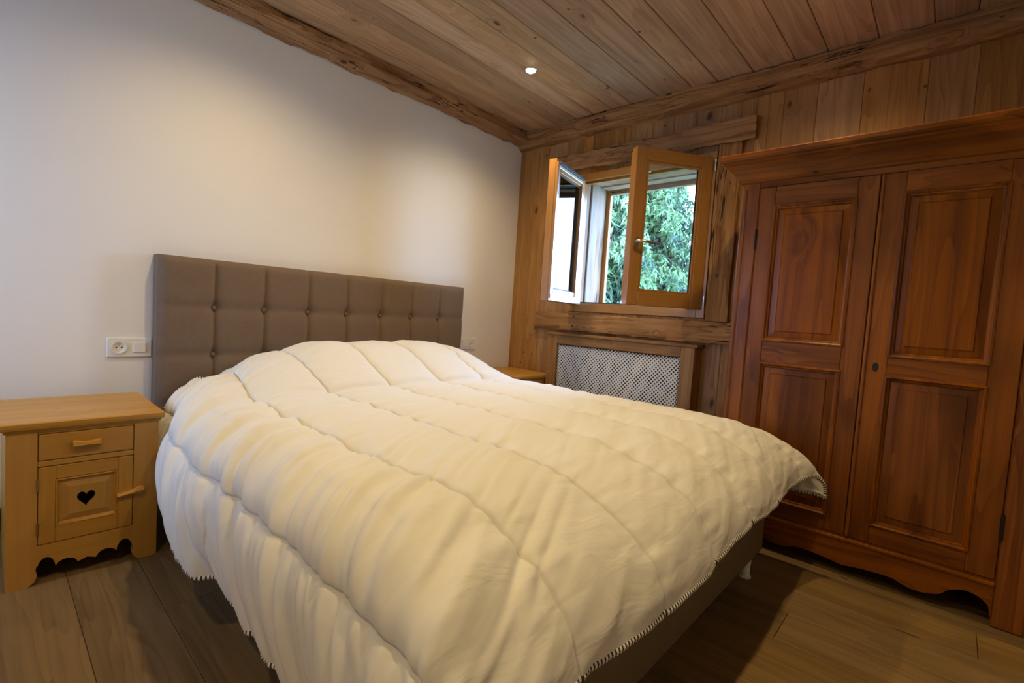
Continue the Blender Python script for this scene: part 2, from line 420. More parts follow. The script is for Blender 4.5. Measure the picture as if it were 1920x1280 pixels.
# rustic surround
lp = beam((0, -.40, 0), (0, -1.82, 0), [(-.016, 0, 2.075), (-.062, 0, 2.068), (-.075, 0, 2.10), (-.072, 0, 2.19), (-.016, 0, 2.205)], 21, 90, .012, 6)
w.part('header_beam', MB().rings(lp, True, True, 'y'), M['beam'], label='hewn timber header', smooth=True, fix=True, flat_angle=40)
lp = beam((0, -.295, 0), (0, -1.93, 0), [(-.016, 0, .886), (-.058, 0, .884), (-.064, 0, .90), (-.064, 0, 1.005), (-.056, 0, 1.02), (-.016, 0, 1.02)], 33, 90, .007, 6)
w.part('sill_beam', MB().rings(lp, True, True, 'y'), M['beam'], label='cracked timber sill', smooth=True, fix=True, flat_angle=40)
lp = beam((0, 0, 1.022), (0, 0, 2.068), [(-.016, -1.618, 0), (-.048, -1.618, 0), (-.05, -1.75, 0), (-.016, -1.752, 0)], 41, 40, .004, 5)
w.part('jamb_plank', MB().rings(lp, True, True, 'z'), M['beam'], smooth=True, fix=True, flat_angle=40)
# fixed frame
fy0, fy1, fz0, fz1 = WY0-.002, WY1+.002, WZ0+.002, WZ1-.002
for nm, bx in (('frame_stile', (fy0-.052, fy0, fz0, fz1)), ('frame_stile', (fy1, fy1+.052, fz0, fz1))):
    w.part(nm, MB().box(-.026, .045, *bx, ax='z'), M['frame'])
w.part('frame_rail', MB().box(-.026, .045, fy1+.052, fy0-.052, fz0, fz0+.056, ax='y').box(.0, .045, fy1+.052, fy0-.052, fz0+.056, fz0+.066, ax='y'), M['frame'])
w.part('frame_rail', MB().box(-.026, .045, fy1+.052, fy0-.052, fz1-.05, fz1, ax='y').box(.012, .045, fy1+.052, fy0-.052, fz1-.066, fz1-.05, ax='y'), M['frame'])
w.part('drip_track', MB().box(.01, .06, fy1+.052, fy0-.052, fz0+.066, fz0+.074), M['seal'])
w.part('catch_plate', MB().box(-.018, .0, -1.10, -1.165, fz1-.056, fz1-.050), M['white_plastic'])
w.part('hinge', MB().tube([(-.032, fy1+.004, 1.10), (-.032, fy1+.004, 1.17)], .008, 10, 'z'), M['steel'], smooth=True, flat_angle=40)
w.part('hinge', MB().tube([(-.032, fy1+.004, 1.92), (-.032, fy1+.004, 1.99)], .008, 10, 'z'), M['steel'], smooth=True, flat_angle=40)
# deep reveal of weathered boards outside the glass
rv = [('reveal_board', (.047, .14, WY0-.016, WY0, WZ0, WZ1), 'z'), ('reveal_board', (.142, .25, WY0-.028, WY0, WZ0, WZ1), 'z'),
      ('reveal_board', (.252, .36, WY0-.020, WY0, WZ0, WZ1), 'z'), ('reveal_board', (.362, .40, WY0-.055, WY0+.06, WZ0-.05, WZ1+.05), 'z'),
      ('reveal_board', (.047, .19, WY1, WY1+.018, WZ0, WZ1), 'z'), ('reveal_board', (.192, .36, WY1, WY1+.024, WZ0, WZ1), 'z'), ('reveal_board', (.362, .40, WY1-.06, WY1+.04, WZ0-.05, WZ1+.05), 'z'),
      ('soffit_board', (.047, .15, WY1+.026, WY0-.03, WZ1-.018, WZ1), 'y'), ('soffit_board', (.152, .26, WY1+.026, WY0-.03, WZ1-.026, WZ1), 'y'),
      ('soffit_board', (.262, .36, WY1+.026, WY0-.03, WZ1-.034, WZ1), 'y'), ('soffit_board', (.362, .40, WY1+.042, WY0-.057, WZ1-.07, WZ1+.05), 'y'),
      ('outer_sill', (.047, .46, WY1+.026, WY0-.03, WZ0, WZ0+.02), 'y')]
for i, (nm, bx, ax) in enumerate(rv):
    w.part(nm, MB().box(*bx, ax=ax, c=.004), M['frame'] if i == 3 else M['greybeam'])
# the two casements, built closed on the y axis from the hinge, then swung into the room
SW, SZ0, SZ1 = .503, 1.088, 2.004
def casement(hy, sgn, ang, handle):
    """hinge at y=hy; free edge runs towards sgn*y when closed; inner face at -x"""
    ob = MB(); T = .056; mw = .072; xi, xo = -.034, -.034+T
    Y = lambda a: hy+sgn*a
    ob.box(xi, xo, Y(0), Y(mw), SZ0, SZ1, 'z', .003).box(xi, xo, Y(SW-mw), Y(SW), SZ0, SZ1, 'z', .003)
    ob.box(xi, xo, Y(mw), Y(SW-mw), SZ0, SZ0+mw+.012, 'y', .003).box(xi, xo, Y(mw), Y(SW-mw), SZ1-mw, SZ1, 'y', .003)
    for zz, ax in ((None, None),):      # glazing bead
        a0, a1, b0, b1 = mw, SW-mw, SZ0+mw+.012, SZ1-mw
        ob.box(xi+.004, xi+.016, Y(a0), Y(a0+.014), b0, b1, 'z').box(xi+.004, xi+.016, Y(a1-.014), Y(a1), b0, b1, 'z')
        ob.box(xi+.004, xi+.016, Y(a0+.014), Y(a1-.014), b0, b0+.014, 'y').box(xi+.004, xi+.016, Y(a0+.014), Y(a1-.014), b1-.014, b1, 'y')
    ob.box(xo-.012, xo+.012, Y(SW-.02), Y(SW+.0), SZ0+.02, SZ1-.02, 'z')     # rebate lip
    loc = (-.034, hy, SZ0)
    c = build('casement', ob, M['frame'], w.o, loc); c.location = Vector(loc)-Vector(w.loc)
    c.rotation_euler.z = ang
    def sub(nm, mb_, mat, **k):
        return build(nm, mb_, mat, c, loc, **k)
    for g0 in (-.016, -.004): sub('pane', MB().box(g0, g0+.004, Y(mw-.004), Y(SW-mw+.004), SZ0+mw+.008, SZ1-mw+.004, c=.0002), M['glass'])
    sl = MB()
    sl.box(.001, .004, Y(mw), Y(mw+.008), SZ0+mw+.012, SZ1-mw).box(.001, .004, Y(SW-mw-.008), Y(SW-mw), SZ0+mw+.012, SZ1-mw)
    sl.box(.001, .004, Y(mw+.008), Y(SW-mw-.008), SZ0+mw+.012, SZ0+mw+.020).box(.001, .004, Y(mw+.008), Y(SW-mw-.008), SZ1-mw-.008, SZ1-mw)
    sub('seal', sl, M['seal'])
    sub('cladding', MB().box(xo, xo+.006, Y(mw-.016), Y(mw-.004), SZ0+.05, SZ1-.03).box(xo, xo+.006, Y(SW-.040), Y(SW-.022), SZ0+.05, SZ1-.03)
        .box(xo, xo+.006, Y(mw-.004), Y(SW-.040), SZ1-.050, SZ1-.032), M['alu'])
    sub('drip_rail', MB().prism([(xo, SZ0+.052), (xo+.016, SZ0+.046), (xo+.026, SZ0+.014), (xo+.026, SZ0+.004), (xo, SZ0+.004)], 'xz', Y(.012), Y(SW-.005)), M['alu'])
    sub('top_rail', MB().box(xo+.006, xo+.018, Y(.06), Y(SW-.03), SZ1-.03, SZ1-.012), M['seal'])
    if handle:
        yy = Y(SW-mw*.5); zz = 1.452
        pl = [(yy+.015*math.cos(t)*1.0, zz+.034*math.copysign(abs(math.sin(t))**.6, math.sin(t))) for t in np.linspace(0, 2*math.pi, 25)[:-1]]
        hp = sub('handle', MB().prism(pl, 'yz', xi-.010, xi), M['steel'])
        build('lever', MB().tube([(xi-.008, yy, zz+.006), (xi-.040, yy, zz+.006), (xi-.048, yy-sgn*.012, zz+.006), (xi-.050, yy-sgn*.05, zz+.003), (xi-.050, yy-sgn*.125, zz-.004)], [.009, .009, .0095, .009, .0075], 12), M['steel'], hp, loc, smooth=True, flat_angle=50)
    return c
casement(fy0-.018, -1, R(-77.5), False)
casement(fy1+.018, 1, R(56), True)

# side window in the left wall, out of the picture
w2 = Thing('window_2', (XL-.06, -.47, LZ0), None, None, kind='structure')
for a, b, c_, d_ in ((LY0-.06, LY0, LZ0, LZ1), (LY1, LY1+.06, LZ0, LZ1), (-.46, -.40, LZ0, LZ1)):
    w2.part('frame_stile', MB().box(XL-.09, XL-.02, a, b, c_, d_, 'z'), M['frame'])
for c_, d_ in ((LZ0, LZ0+.06), (LZ1-.06, LZ1)):
    w2.part('frame_rail', MB().box(XL-.09, XL-.02, LY1+.06, LY0-.06, c_, d_, 'y'), M['frame'])
for a, b in ((LY1+.06, -.46), (-.40, LY0-.06)):
    w2.part('pane', MB().box(XL-.056, XL-.052, a, b, LZ0+.06, LZ1-.06, c=.0002), M['glass'])

# ------------------------------------------------------------------ bed
BX0, BX1, BY0, BY1 = -2.44, -.815, -.10, -2.235
bed = Thing('bed', (-1.62, -1.15, 0), 'brown upholstered bed base with a tall button-tufted taupe headboard against the white wall', 'bed')
mb = MB(); rr = .03
def rrect(x0, x1, y0, y1, z, r, n=5):
    l = []
    for cx_, cy_, a0 in ((x1-r, y1-r, 0), (x0+r, y1-r, 90), (x0+r, y0+r, 180), (x1-r, y0+r, 270)):
        for k in range(n+1):
            a = R(a0+90*k/n); l.append((cx_+r*math.cos(a), cy_+r*math.sin(a), z))
    return l
def softbox(x0, x1, y0, y1, z0, z1, r, e):
    return MB().rings([rrect(x0+e, x1-e, y0+e, y1-e, z0, r), rrect(x0+e*.3, x1-e*.3, y0+e*.3, y1-e*.3, z0+e*.3, r), rrect(x0, x1, y0, y1, z0+e, r),
                       rrect(x0, x1, y0, y1, z1-e, r), rrect(x0+e*.3, x1-e*.3, y0+e*.3, y1-e*.3, z1-e*.3, r), rrect(x0+e, x1-e, y0+e, y1-e, z1, r)], True, True)
bed.part('base', softbox(BX0, BX1, BY1, BY0, .085, .335, .03, .012), M['base_fabric'], smooth=True, flat_angle=35)
bed.part('mattress', softbox(BX0+.015, BX1-.015, BY1+.015, BY0-.005, .337, .53, .06, .03), M['ticking'], smooth=True, flat_angle=35)
for lx in (BX0+.12, BX1-.12):
    for ly in (BY0-.12, BY1+.03):
        bed.part('leg', MB().lathe([(.020, .086), (.017, .04), (.017, .006), (.023, .004), (.023, 0)], (lx, ly, 0), 'z', 16, cap0=True, cap1=True), M['leg'], label='short pale bed foot', smooth=True, flat_angle=40, fix=True)
# headboard: 8 x 5 tufted squares
HX0, SP, HT = -2.469, .23, 1.157
nx, nz_ = 8*14, 5*14
hz0 = HT-.2325-4*.2275
xs = np.linspace(0, 8*SP, nx+1); zs = np.linspace(hz0, HT, nz_+1)
rowz = [HT-.2325-k*.2275 for k in range(5)]
X, Z = np.meshgrid(xs, zs, indexing='ij')
ux = np.abs(((X/SP+.5) % 1)-.5)*SP                       # distance to a vertical crease
inner_x = (X > .05) & (X < 8*SP-.05)
uz = np.min([np.abs(Z-q) for q in rowz], axis=0)
dv = np.where((X < SP*.5) | (X > 7.5*SP), 1., ux)         # no crease along the outer sides
depth = .019*np.exp(-dv/.016) + .009*np.exp(-uz/.014)
kx = np.round(X/SP); kx = np.clip(kx, 1, 7)
bd = np.sqrt((X-kx*SP)**2 + uz**2)
depth += .022*np.exp(-(bd/.028)**1.3)
edge = np.minimum.reduce([X, 8*SP-X, HT-Z]); depth += .03*np.exp(-edge/.012)
HBF = -.104
Yf = HBF + depth
mb = MB(); vs = [(HX0+X[i, j], Yf[i, j], Z[i, j]) for i in range(nx+1) for j in range(nz_+1)]
fs = [(i*(nz_+1)+j, (i+1)*(nz_+1)+j, (i+1)*(nz_+1)+j+1, i*(nz_+1)+j+1) for i in range(nx) for j in range(nz_)]
mb.add(vs, fs, 'x')
bk = -.004; per = [(i, nz_) for i in range(nx, -1, -1)]
def rim(idx):
    vs = []; fs = []
    for (i, j) in idx:
        p = (HX0+X[i, j], Yf[i, j], Z[i, j]); vs += [p, (p[0], bk, p[2])]
    for k in range(len(idx)-1): fs.append((2*k, 2*k+2, 2*k+3, 2*k+1))
    mb.add(vs, fs)
rim([(i, nz_) for i in range(nx+1)]); rim([(0, j) for j in range(nz_+1)]); rim([(nx, j) for j in range(nz_, -1, -1)])
hb = bed.part('headboard', mb, M['taupe'], label='tufted taupe fabric headboard', smooth=True, flat_angle=60)
for row in rowz[:3]:
    for k in range(1, 8):
        bed.part('button', MB().lathe([(.0, -.009), (.006, -.0085), (.0105, -.005), (.0125, 0.), (.012, .016)], (HX0+k*SP, HBF+.033, row), 'y', 14), M['taupe'], hb, smooth=True, fix=True)

# ------------------------------------------------------------------ duvet
def cat(pts, n=24):
    P_ = np.array(pts, float); P_ = np.vstack([2*P_[0]-P_[1], P_, 2*P_[-1]-P_[-2]]); o = []
    for i in range(1, len(P_)-2):
        for t in np.linspace(0, 1, n, endpoint=False):
            a, b, c_, d_ = P_[i-1:i+3]
            o.append(.5*((2*b)+(-a+c_)*t+(2*a-5*b+4*c_-d_)*t*t+(-a+3*b-3*c_+d_)*t**3))
    o.append(P_[-2]); return np.array(o)
cross = cat([(-2.570, .212), (-2.580, .29), (-2.590, .37), (-2.588, .45), (-2.560, .53), (-2.495, .582), (-2.40, .603), (-2.0, .612), (-1.6, .616), (-1.2, .612),
             (-.98, .600), (-.86, .578), (-.775, .53), (-.73, .455), (-.712, .37), (-.705, .30)])
arc = np.r_[0, np.cumsum(np.linalg.norm(np.diff(cross, axis=0), axis=1))]
arc = arc - np.interp(-1.6, cross[:, 0][100:], arc[100:]) - 1.6          # s == x in the flat middle
longi = cat([(-.135, .0), (-.5, .0), (-1.2, .0), (-1.85, -.002), (-2.05, -.018), (-2.18, -.058), (-2.275, -.115), (-2.322, -.17), (-2.340, -.222)])
larc = np.r_[0, np.cumsum(np.linalg.norm(np.diff(longi, axis=0), axis=1))]
NS, NT = 400, 370
sm = np.arange(-2.63, arc[-1], .30)
S = np.unique(np.r_[np.linspace(arc[0], arc[-1], 390), *[q_+np.array([-.009, -.006, -.0035, -.0018, 0, .0018, .0035, .006, .009]) for q_ in sm]])
S = S[np.r_[True, np.diff(S) > .0009]]; NS = len(S); T = np.linspace(0, larc[-1], NT)
S2, T2 = np.meshgrid(S, T, indexing='ij')
px = np.interp(S2, arc, cross[:, 0]); pz = np.interp(S2, arc, cross[:, 1])
py = np.interp(T2, larc, longi[:, 0]); dzf = -np.interp(T2, larc, longi[:, 1])
topz = .616; dzs = topz - pz
drop = (np.maximum(dzs, 0)**4 + np.maximum(dzf, 0)**4)**.25
Zd = topz - drop
side_l = np.clip((-2.50-S2)/.45, 0, 1)                                   # 0 on top .. 1 at the left hem
side_r = np.clip((S2+.86)/.3, 0, 1); foot = np.clip((T2-larc[-1]+.42)/.42, 0, 1)
# pillows under the head end
def bumpf(v, a, b, c_, d_):
    return np.clip((v-a)/(b-a), 0, 1)**1*np.clip((d_-v)/(d_-c_), 0, 1)
smooth = lambda t: t*t*(3-2*t)
yy = -py
hy_ = smooth(np.clip((yy-.10)/.26, 0, 1))*smooth(np.clip((.92-yy)/.46, 0, 1))
hx_ = smooth(np.clip((S2+2.62)/.85, 0, 1))*smooth(np.clip((-.62-S2)/.55, 0, 1))
hx_ = hx_*(1-.07*np.exp(-((S2+1.62)/.10)**2))
Zd += .155*hy_*hx_
# quilted channels along the length
seam0 = -2.63; u = ((S2-seam0)/.30) % 1; ds = np.minimum(u, 1-u)*.30
puff = (1-.8*foot**3)*.024*np.sqrt(np.clip(4*u*(1-u), 0, 1)) - .005*np.exp(-(ds/.0045)**2)
near = np.exp(-(ds/.075)**1.5)
gather = (vnoise(T2*24, S2*4.5, 3)+.6*vnoise(T2*47, S2*7, 4))*near*.009
sidew = np.clip(side_l*1.6, 0, 1)
lean = T2 + .55*(S2+2.6)                                                  # folds run obliquely
longfold = fbm(lean*15, S2*2.0, 11, 3)*(.005+.017*np.exp(-((S2+2.50)/.22)**2)+.018*sidew)
longfold += (np.abs(vnoise(lean*21+.4*vnoise(lean*6, S2*5, 14), S2*3.2, 13))-.2)*(.005+.030*np.exp(-((S2+2.45)/.18)**2)+.020*sidew)
top = fbm(S2*3.2+T2*1.2, T2*7.5, 23, 3)*.007*(1-.6*sidew)
crease = -.020*np.exp(-((yy-.86-.02*vnoise(S2*4, S2*0, 8))/.022)**2)*hx_   # where the pillows end
crease += -.010*np.exp(-((yy-1.12-.25*(S2+2.3))/.02)**2)*np.exp(-((S2+2.45)/.16)**2)
footf = fbm(S2*7-T2*1.5, T2*2.0, 31, 3)*.014*foot
disp = puff+gather+longfold+top+crease+footf
P3 = np.stack([px, py, Zd], -1)
# hanging side sways in broad folds, hem wavy
sway = fbm(T2*2.3, S2*0+.3, 41, 2)
headin = smooth(np.clip((1.25-yy)/1.0, 0, 1))                              # the duvet lies further in beside the pillows
lw = smooth(np.clip((-2.05-S2)/.5, 0, 1))
P3[..., 0] += .055*headin*lw + .10*smooth(np.clip((.85-yy)/.6, 0, 1))*lw*(1-.9*side_l)
P3[..., 2] -= .05*smooth(np.clip((.55-yy)/.4, 0, 1))*lw*(1-side_l)
hemx = np.interp(yy, [.1, .5, .85, 1.17, 1.25, 1.33, 1.6, 1.85, 2.35], [.0, .0, -.012, -.050, -.040, .015, .0, -.02, -.035])
P3[..., 0] += side_l**1.2*(hemx+.03*sway*np.clip(yy-.2, 0, 1))
P3[..., 2] += side_l**2*(.05*vnoise(T2*1.9, T2*0, 51)+.02*vnoise(T2*6, T2*0, 52))
P3[..., 1] -= foot**1.5*(.035*fbm(S2*3.1, S2*0+.7, 61, 2))
P3[..., 2] += foot**2*(.03*vnoise(S2*3.3, S2*0, 71))
# right foot corner flares out
cr = np.clip((S2+.98)/.4, 0, 1)*foot
P3[..., 0] += cr*.015; P3[..., 1] -= cr**1.2*.075; P3[..., 2] += cr*.05
dS = np.gradient(P3, S, axis=0); dT = np.gradient(P3, axis=1)
Nn = np.cross(dT, dS); Nn /= np.linalg.norm(Nn, axis=-1, keepdims=True)
Nn *= np.sign(Nn[NS//2, NT//3, 2])
P3 = P3 + Nn*disp[..., None]
hemfade = np.minimum.reduce([S2-S[0], S[-1]-S2, T2, T[-1]-T2]); 
inner = P3 - Nn*(.012+.030*np.clip(hemfade/.07, 0, 1)[..., None])
duv = Thing('duvet', (-1.65, -1.2, .185), 'white quilted duvet with striped hem, spread over the bed', 'duvet')
nv = NS*NT
allv = np.concatenate([P3.reshape(-1, 3), inner.reshape(-1, 3)])
ii, jj = np.meshgrid(np.arange(NS-1), np.arange(NT-1), indexing='ij'); a = (ii*NT+jj).ravel()
q = np.stack([a, a+1, a+NT+1, a+NT], 1)
e1 = np.arange(NS)*NT; e2 = e1+NT-1; e3 = np.arange(NT); e4 = (NS-1)*NT+np.arange(NT)
faces = [q, q[:, ::-1]+nv]
for ed, fl_ in ((e1, 0), (e2, 1), (e3, 1), (e4, 0)):
    k = np.stack([ed[:-1], ed[1:], ed[1:]+nv, ed[:-1]+nv], 1); faces.append(k[:, ::-1] if fl_ else k)
faces = np.concatenate(faces)
if Nn[NS//2, NT//3, 2]*1 > 0:
    v0, v1, v2 = allv[faces[0][:3]]
    if np.cross(v1-v0, v2-v1)[2] < 0: faces = faces[:, ::-1]
me = bpy.data.meshes.new('cover'); me.vertices.add(len(allv)); me.vertices.foreach_set('co', (allv-np.array(duv.loc)).astype(np.float32).ravel())
me.loops.add(faces.size); me.loops.foreach_set('vertex_index', faces.ravel().astype(np.int32))
me.polygons.add(len(faces)); me.polygons.foreach_set('loop_start', np.arange(0, faces.size, 4, dtype=np.int32))
me.update(calc_edges=True); me.validate()
at = me.attributes.new('grain', 'FLOAT_VECTOR', 'POINT')
gg = np.stack([S2, T2, S2*0], -1).reshape(-1, 3); at.data.foreach_set('vector', np.concatenate([gg, gg]).astype(np.float32).ravel())
me.polygons.foreach_set('use_smooth', [True]*len(me.polygons)); me.materials.append(M['duvet'])
dc = bpy.data.objects.new('cover', me); COL.objects.link(dc); dc.parent = duv.o
# striped binding along the hem
mid = (P3+inner)/2
hem = np.concatenate([mid[::2, 0][::-1], mid[0, ::2][1:], mid[::2, -1][1:], mid[-1, ::2][::-1][1:]])
al = np.r_[0, np.cumsum(np.linalg.norm(np.diff(hem, axis=0), axis=1))]
mb = MB(); mb.tube([tuple(p) for p in hem], .0085, 8)
seg = 8
mb.g = [(al[i//seg], 0, 0) for i in range(len(mb.v))]
duv.part('hem_binding', mb, M['binding'], label='black and white striped hem binding', smooth=True)

# ------------------------------------------------------------------ nightstand
NX0, NX1, NF, NB = -2.952, -2.558, -.592, -.135
ns = Thing('nightstand', (-2.755, -.36, 0), 'pine nightstand with heart cut-out door below the double socket and light switch by the headboard', 'nightstand', 'pine nightstands')
m_ = M['pine']
def top_loops(z0, prof):
    return [[(NX0-o, NF-o, z), (NX1+o, NF-o, z), (NX1+o, NB, z), (NX0-o, NB, z)] for o, z in prof]
ns.part('top', MB().rings(top_loops(0, [(.004, .512), (.007, .520), (.014, .524), (.016, .532), (.016, .542), (.013, .5455)]), True, True, 'x'), m_)
PW = .072
def foot_poly(x0, x1, inner_right):
    # post with a curved cut at its foot on the inner side
    pts = [(x0, .512), (x0, 0)]
    if inner_right: pts += [(x1-.022, 0), (x1-.006, .012), (x1+.001, .032), (x1-.003, .052), (x1, .066), (x1, .512)]
    else: pts = [(x1, .512), (x1, 0), (x0+.022, 0), (x0+.006, .012), (x0-.001, .032), (x0+.003, .052), (x0, .066), (x0, .512)]
    return pts
ns.part('post', MB().prism(foot_poly(NX0, NX0+PW, True), 'xz', NF, NF+.028, 'z'), m_, fix=True)
ns.part('post', MB().prism(foot_poly(NX1-PW, NX1, False), 'xz', NF, NF+.028, 'z'), m_, fix=True)
ns.part('side_panel', MB().box(NX0, NX0+.02, NF+.028, NB, .0, .512, 'z'), m_)
ns.part('side_panel', MB().box(NX1-.02, NX1, NF+.028, NB, .0, .512, 'z'), m_)
ns.part('back_panel', MB().box(NX0+.02, NX1-.02, NB-.012, NB, .07, .512, 'x'), m_)
ns.part('bottom_panel', MB().box(NX0+.02, NX1-.02, NF+.03, NB-.012, .10, .115, 'x'), m_)
IX0, IX1 = NX0+PW, NX1-PW
ns.part('rail', MB().box(IX0, IX1, NF+.001, NF+.028, .394, .412, 'x').box(IX0, IX1, NF+.001, NF+.028, .503, .512, 'x'), m_)
# scalloped apron: big arches by the feet, small lobes towards the middle
ap = [(IX0, .132), (IX0, .066)]; xm = (IX0+IX1)/2; hw = xm-IX0
def apz(t):                        # t 0 at the foot .. 1 in the middle
    if t < .36: return .048+.040*math.sqrt(max(0, 1-((t-.18)/.18)**2))
    if t < .80: return .046+.022*math.sqrt(max(0, 1-((t-.58)/.22)**2))
    return .046 + .010*((t-.80)/.2)
tt = np.linspace(0.01, 1, 40)
ap += [(IX0+hw*t, apz(t)) for t in tt] + [(IX1-hw*t, apz(t)) for t in tt[::-1][1:]] + [(IX1, .066), (IX1, .132)]
ns.part('apron', MB().prism(ap, 'xz', NF+.001, NF+.024, 'x'), m_, fix=True)
dr = ns.part('drawer', MB().box(IX0+.002, IX1-.002, NF-.001, NF+.02, .414, .501, 'x', .003), m_)
hx = xm-.005
hnd = [[(hx+a, NF-.001-dd, .460+zz_*b_) for (dd, zz_) in ((0, -1), (.018, -1), (.026, -.3), (.024, .8), (.016, 1), (0, 1))] for a, b_ in ((-.036, .012), (-.030, .013), (-.008, .0085), (.010, .0085), (.030, .013), (.035, .012))]
ns.part('handle', MB().rings(hnd, True, True), m_, dr, fix=True)
# door with raised panel and heart
dz0, dz1, dx0, dx1 = .134, .392, IX0+.002, IX1-.002
qx0, qx1, qz0, qz1 = dx0+.042, dx1-.042, dz0+.052, dz1-.045
ob = MB(); yf, yb = NF-.001, NF+.02
ob.box(dx0, qx0, yf, yb, dz0, dz1, 'z').box(qx1, dx1, yf, yb, dz0, dz1, 'z').box(qx0, qx1, yf, yb, dz0, qz0, 'x').box(qx0, qx1, yf, yb, qz1, dz1, 'x')
dn = ns.part('door', ob, m_)
pr_ = [(0, 0), (.004, -.001), (.007, .006), (.012, .010)]
ns.part('moulding', MB().rings([rect_xz(yf+h_, qx0+i_, qx1-i_, qz0+i_, qz1-i_) for i_, h_ in pr_], False, False), m_, dn, fix=False)
fi = .034
hc = ((qx0+qx1)/2-.004, (qz0+qz1)/2)
heart = []
for t in np.linspace(0, 2*math.pi, 41)[:-1]:
    heart.append((hc[0]+.0015*16*math.sin(t)**3, hc[1]+.0019*(13*math.cos(t)-5*math.cos(2*t)-2*math.cos(3*t)-math.cos(4*t))))
pf = MB(); pf.rings([rect_xz(yf+.011, qx0+.010, qx1-.010, qz0+.010, qz1-.010), rect_xz(yf+.003, qx0+fi, qx1-fi, qz0+fi, qz1-fi)], False, False, 'z')
rc = [(qx0+fi, qz0+fi), (qx1-fi, qz0+fi), (qx1-fi, qz1-fi), (qx0+fi, qz1-fi)]
pf.prism(rc, 'xz', yf+.003, yf+.015, 'z', holes=[heart])
ns.part('panel', pf, m_, dn, label='raised panel with a heart-shaped hole')
ns.part('latch', MB().rings([[(dx1-.045+a, yf-dd, .247+.006+zz_*b_+a*.16) for (dd, zz_) in ((0, -1), (.014, -1), (.018, 0), (.014, 1), (0, 1))] for a, b_ in ((0, .006), (.02, .006), (.045, .007), (.058, .011), (.068, .0125), (.076, .009))], True, True), m_, dn, fix=True)
for zz in (.335, .19):
    ns.part('hinge', MB().tube([(dx0-.001, yf-.003, zz-.02), (dx0-.001, yf-.003, zz+.02)], .0035, 8, 'z'), M['brass'], dn, smooth=True, flat_angle=40)
ns2 = copy_tree(ns.o); ns2.location = (-.235, -.235, 0)
ns2['label'] = 'pine nightstand squeezed between the far side of the bed and the boarded wall'

# ------------------------------------------------------------------ sockets
def socket(xc, zc, mirror, label):
    t = Thing('wall_socket', (xc, 0, zc-.0435), label, 'socket', 'double socket plates beside the bed')
    def px_(o): return xc-o if mirror else xc+o
    t.part('plate', MB().box(xc-.081, xc+.081, -.009, 0, zc-.0435, zc+.0435, c=.003), M['white_plastic'])
    sx_ = px_(-.038)
    t.part('socket_insert', MB().lathe([(.0285, -.0135), (.0215, -.0135), (.0195, -.012), (.019, -.0092), (0, -.0091)], (sx_, 0, zc), 'y', 28)
           .lathe([(.0285, -.008), (.0285, -.0135)], (sx_, 0, zc), 'y', 28), M['white_plastic'], fix=True, smooth=True, flat_angle=40)
    for o in (-.0095, .0095):
        t.part('pin_hole', MB().lathe([(.0, -.0098), (.003, -.0098), (.003, -.0091)], (sx_+o, 0, zc), 'y', 12), M['dark'])
    t.part('earth_pin', MB().lathe([(0, -.013), (.0022, -.0125), (.0024, -.0091)], (sx_, 0, zc+.010), 'y', 10), M['steel'])
    kx_ = px_(.035)
    t.part('rocker', MB().rings([rect_xz(-.009, kx_-.0225, kx_+.0225, zc-.0225, zc+.0225), rect_xz(-.0125, kx_-.0222, kx_+.0222, zc-.0222, zc+.0222),
                                 rect_xz(-.0132, kx_-.0205, kx_+.0205, zc-.0205, zc+.0205)], False, True), M['white_plastic'])
socket(-2.552, .728, False, 'white double plate with socket and switch above the nightstand with the heart door')
socket(-.494, .738, True, 'white double plate with switch and socket between the headboard and the wooden wall')

# ------------------------------------------------------------------ radiator cover
rc_ = Thing('radiator_cover', (-.06, -1.05, 0), 'wooden radiator cover with a perforated white metal grille under the window', 'radiator cover')
RY0, RY1, RXF = -.490, -1.605, -.125
wm = M['wallwood']
rc_.part('top_board', MB().box(RXF-.012, -.066, RY1-.02, RY0+.004, .855, .874, 'y', .003).box(-.066, -.017, RY1-.02, RY0+.004, .855, .874, 'y', .003), wm)
rc_.part('stile', MB().box(RXF, RXF+.022, RY0-.085, RY0, 0, .855, 'z', .003), wm)
rc_.part('stile', MB().box(RXF, RXF+.022, RY1, RY1+.085, 0, .855, 'z', .003), wm)
rc_.part('rail', MB().box(RXF+.001, RXF+.022, RY1+.085, RY0-.085, .790, .855, 'y', .003), wm)
rc_.part('rail', MB().box(RXF+.001, RXF+.022, RY1+.085, RY0-.085, .0, .10, 'y', .003), wm)
rc_.part('side_panel', MB().box(RXF+.022, -.017, RY0-.02, RY0, 0, .855, 'z'), wm)
rc_.part('side_panel', MB().box(RXF+.022, -.017, RY1, RY1+.02, 0, .855, 'z'), wm)
a_ = .0262/math.sqrt(2); hr = .0058; gy0, gy1, gz0, gz1 = RY1+.08, RY0-.08, .095, .795
vs = []; fs = []; xg = RXF+.016
c45 = math.sqrt(.5); cy_, cz_ = (gy0+gy1)/2, (gz0+gz1)/2
rad = int(.75/a_)
for i in range(-rad, rad+1):
    for j in range(-rad, rad+1):
        oy, oz = (i*a_-j*a_)*c45, (i*a_+j*a_)*c45
        if not (gy0+.011 < cy_+oy < gy1-.011 and gz0+.011 < cz_+oz < gz1-.011): continue
        b = len(vs); h_ = a_/2
        for (p, r) in ((-h_, -h_), (0, -h_), (h_, -h_), (h_, 0), (h_, h_), (0, h_), (-h_, h_), (-h_, 0)):
            vs.append((xg, cy_+oy+(p-r)*c45, cz_+oz+(p+r)*c45))
        for k in range(8):
            t = R(-135+45*k); p, r = hr*math.cos(t), hr*math.sin(t)
            vs.append((xg, cy_+oy+(p-r)*c45, cz_+oz+(p+r)*c45))
        fs += [(b+k, b+8+k, b+8+(k+1) % 8, b+(k+1) % 8) for k in range(8)]
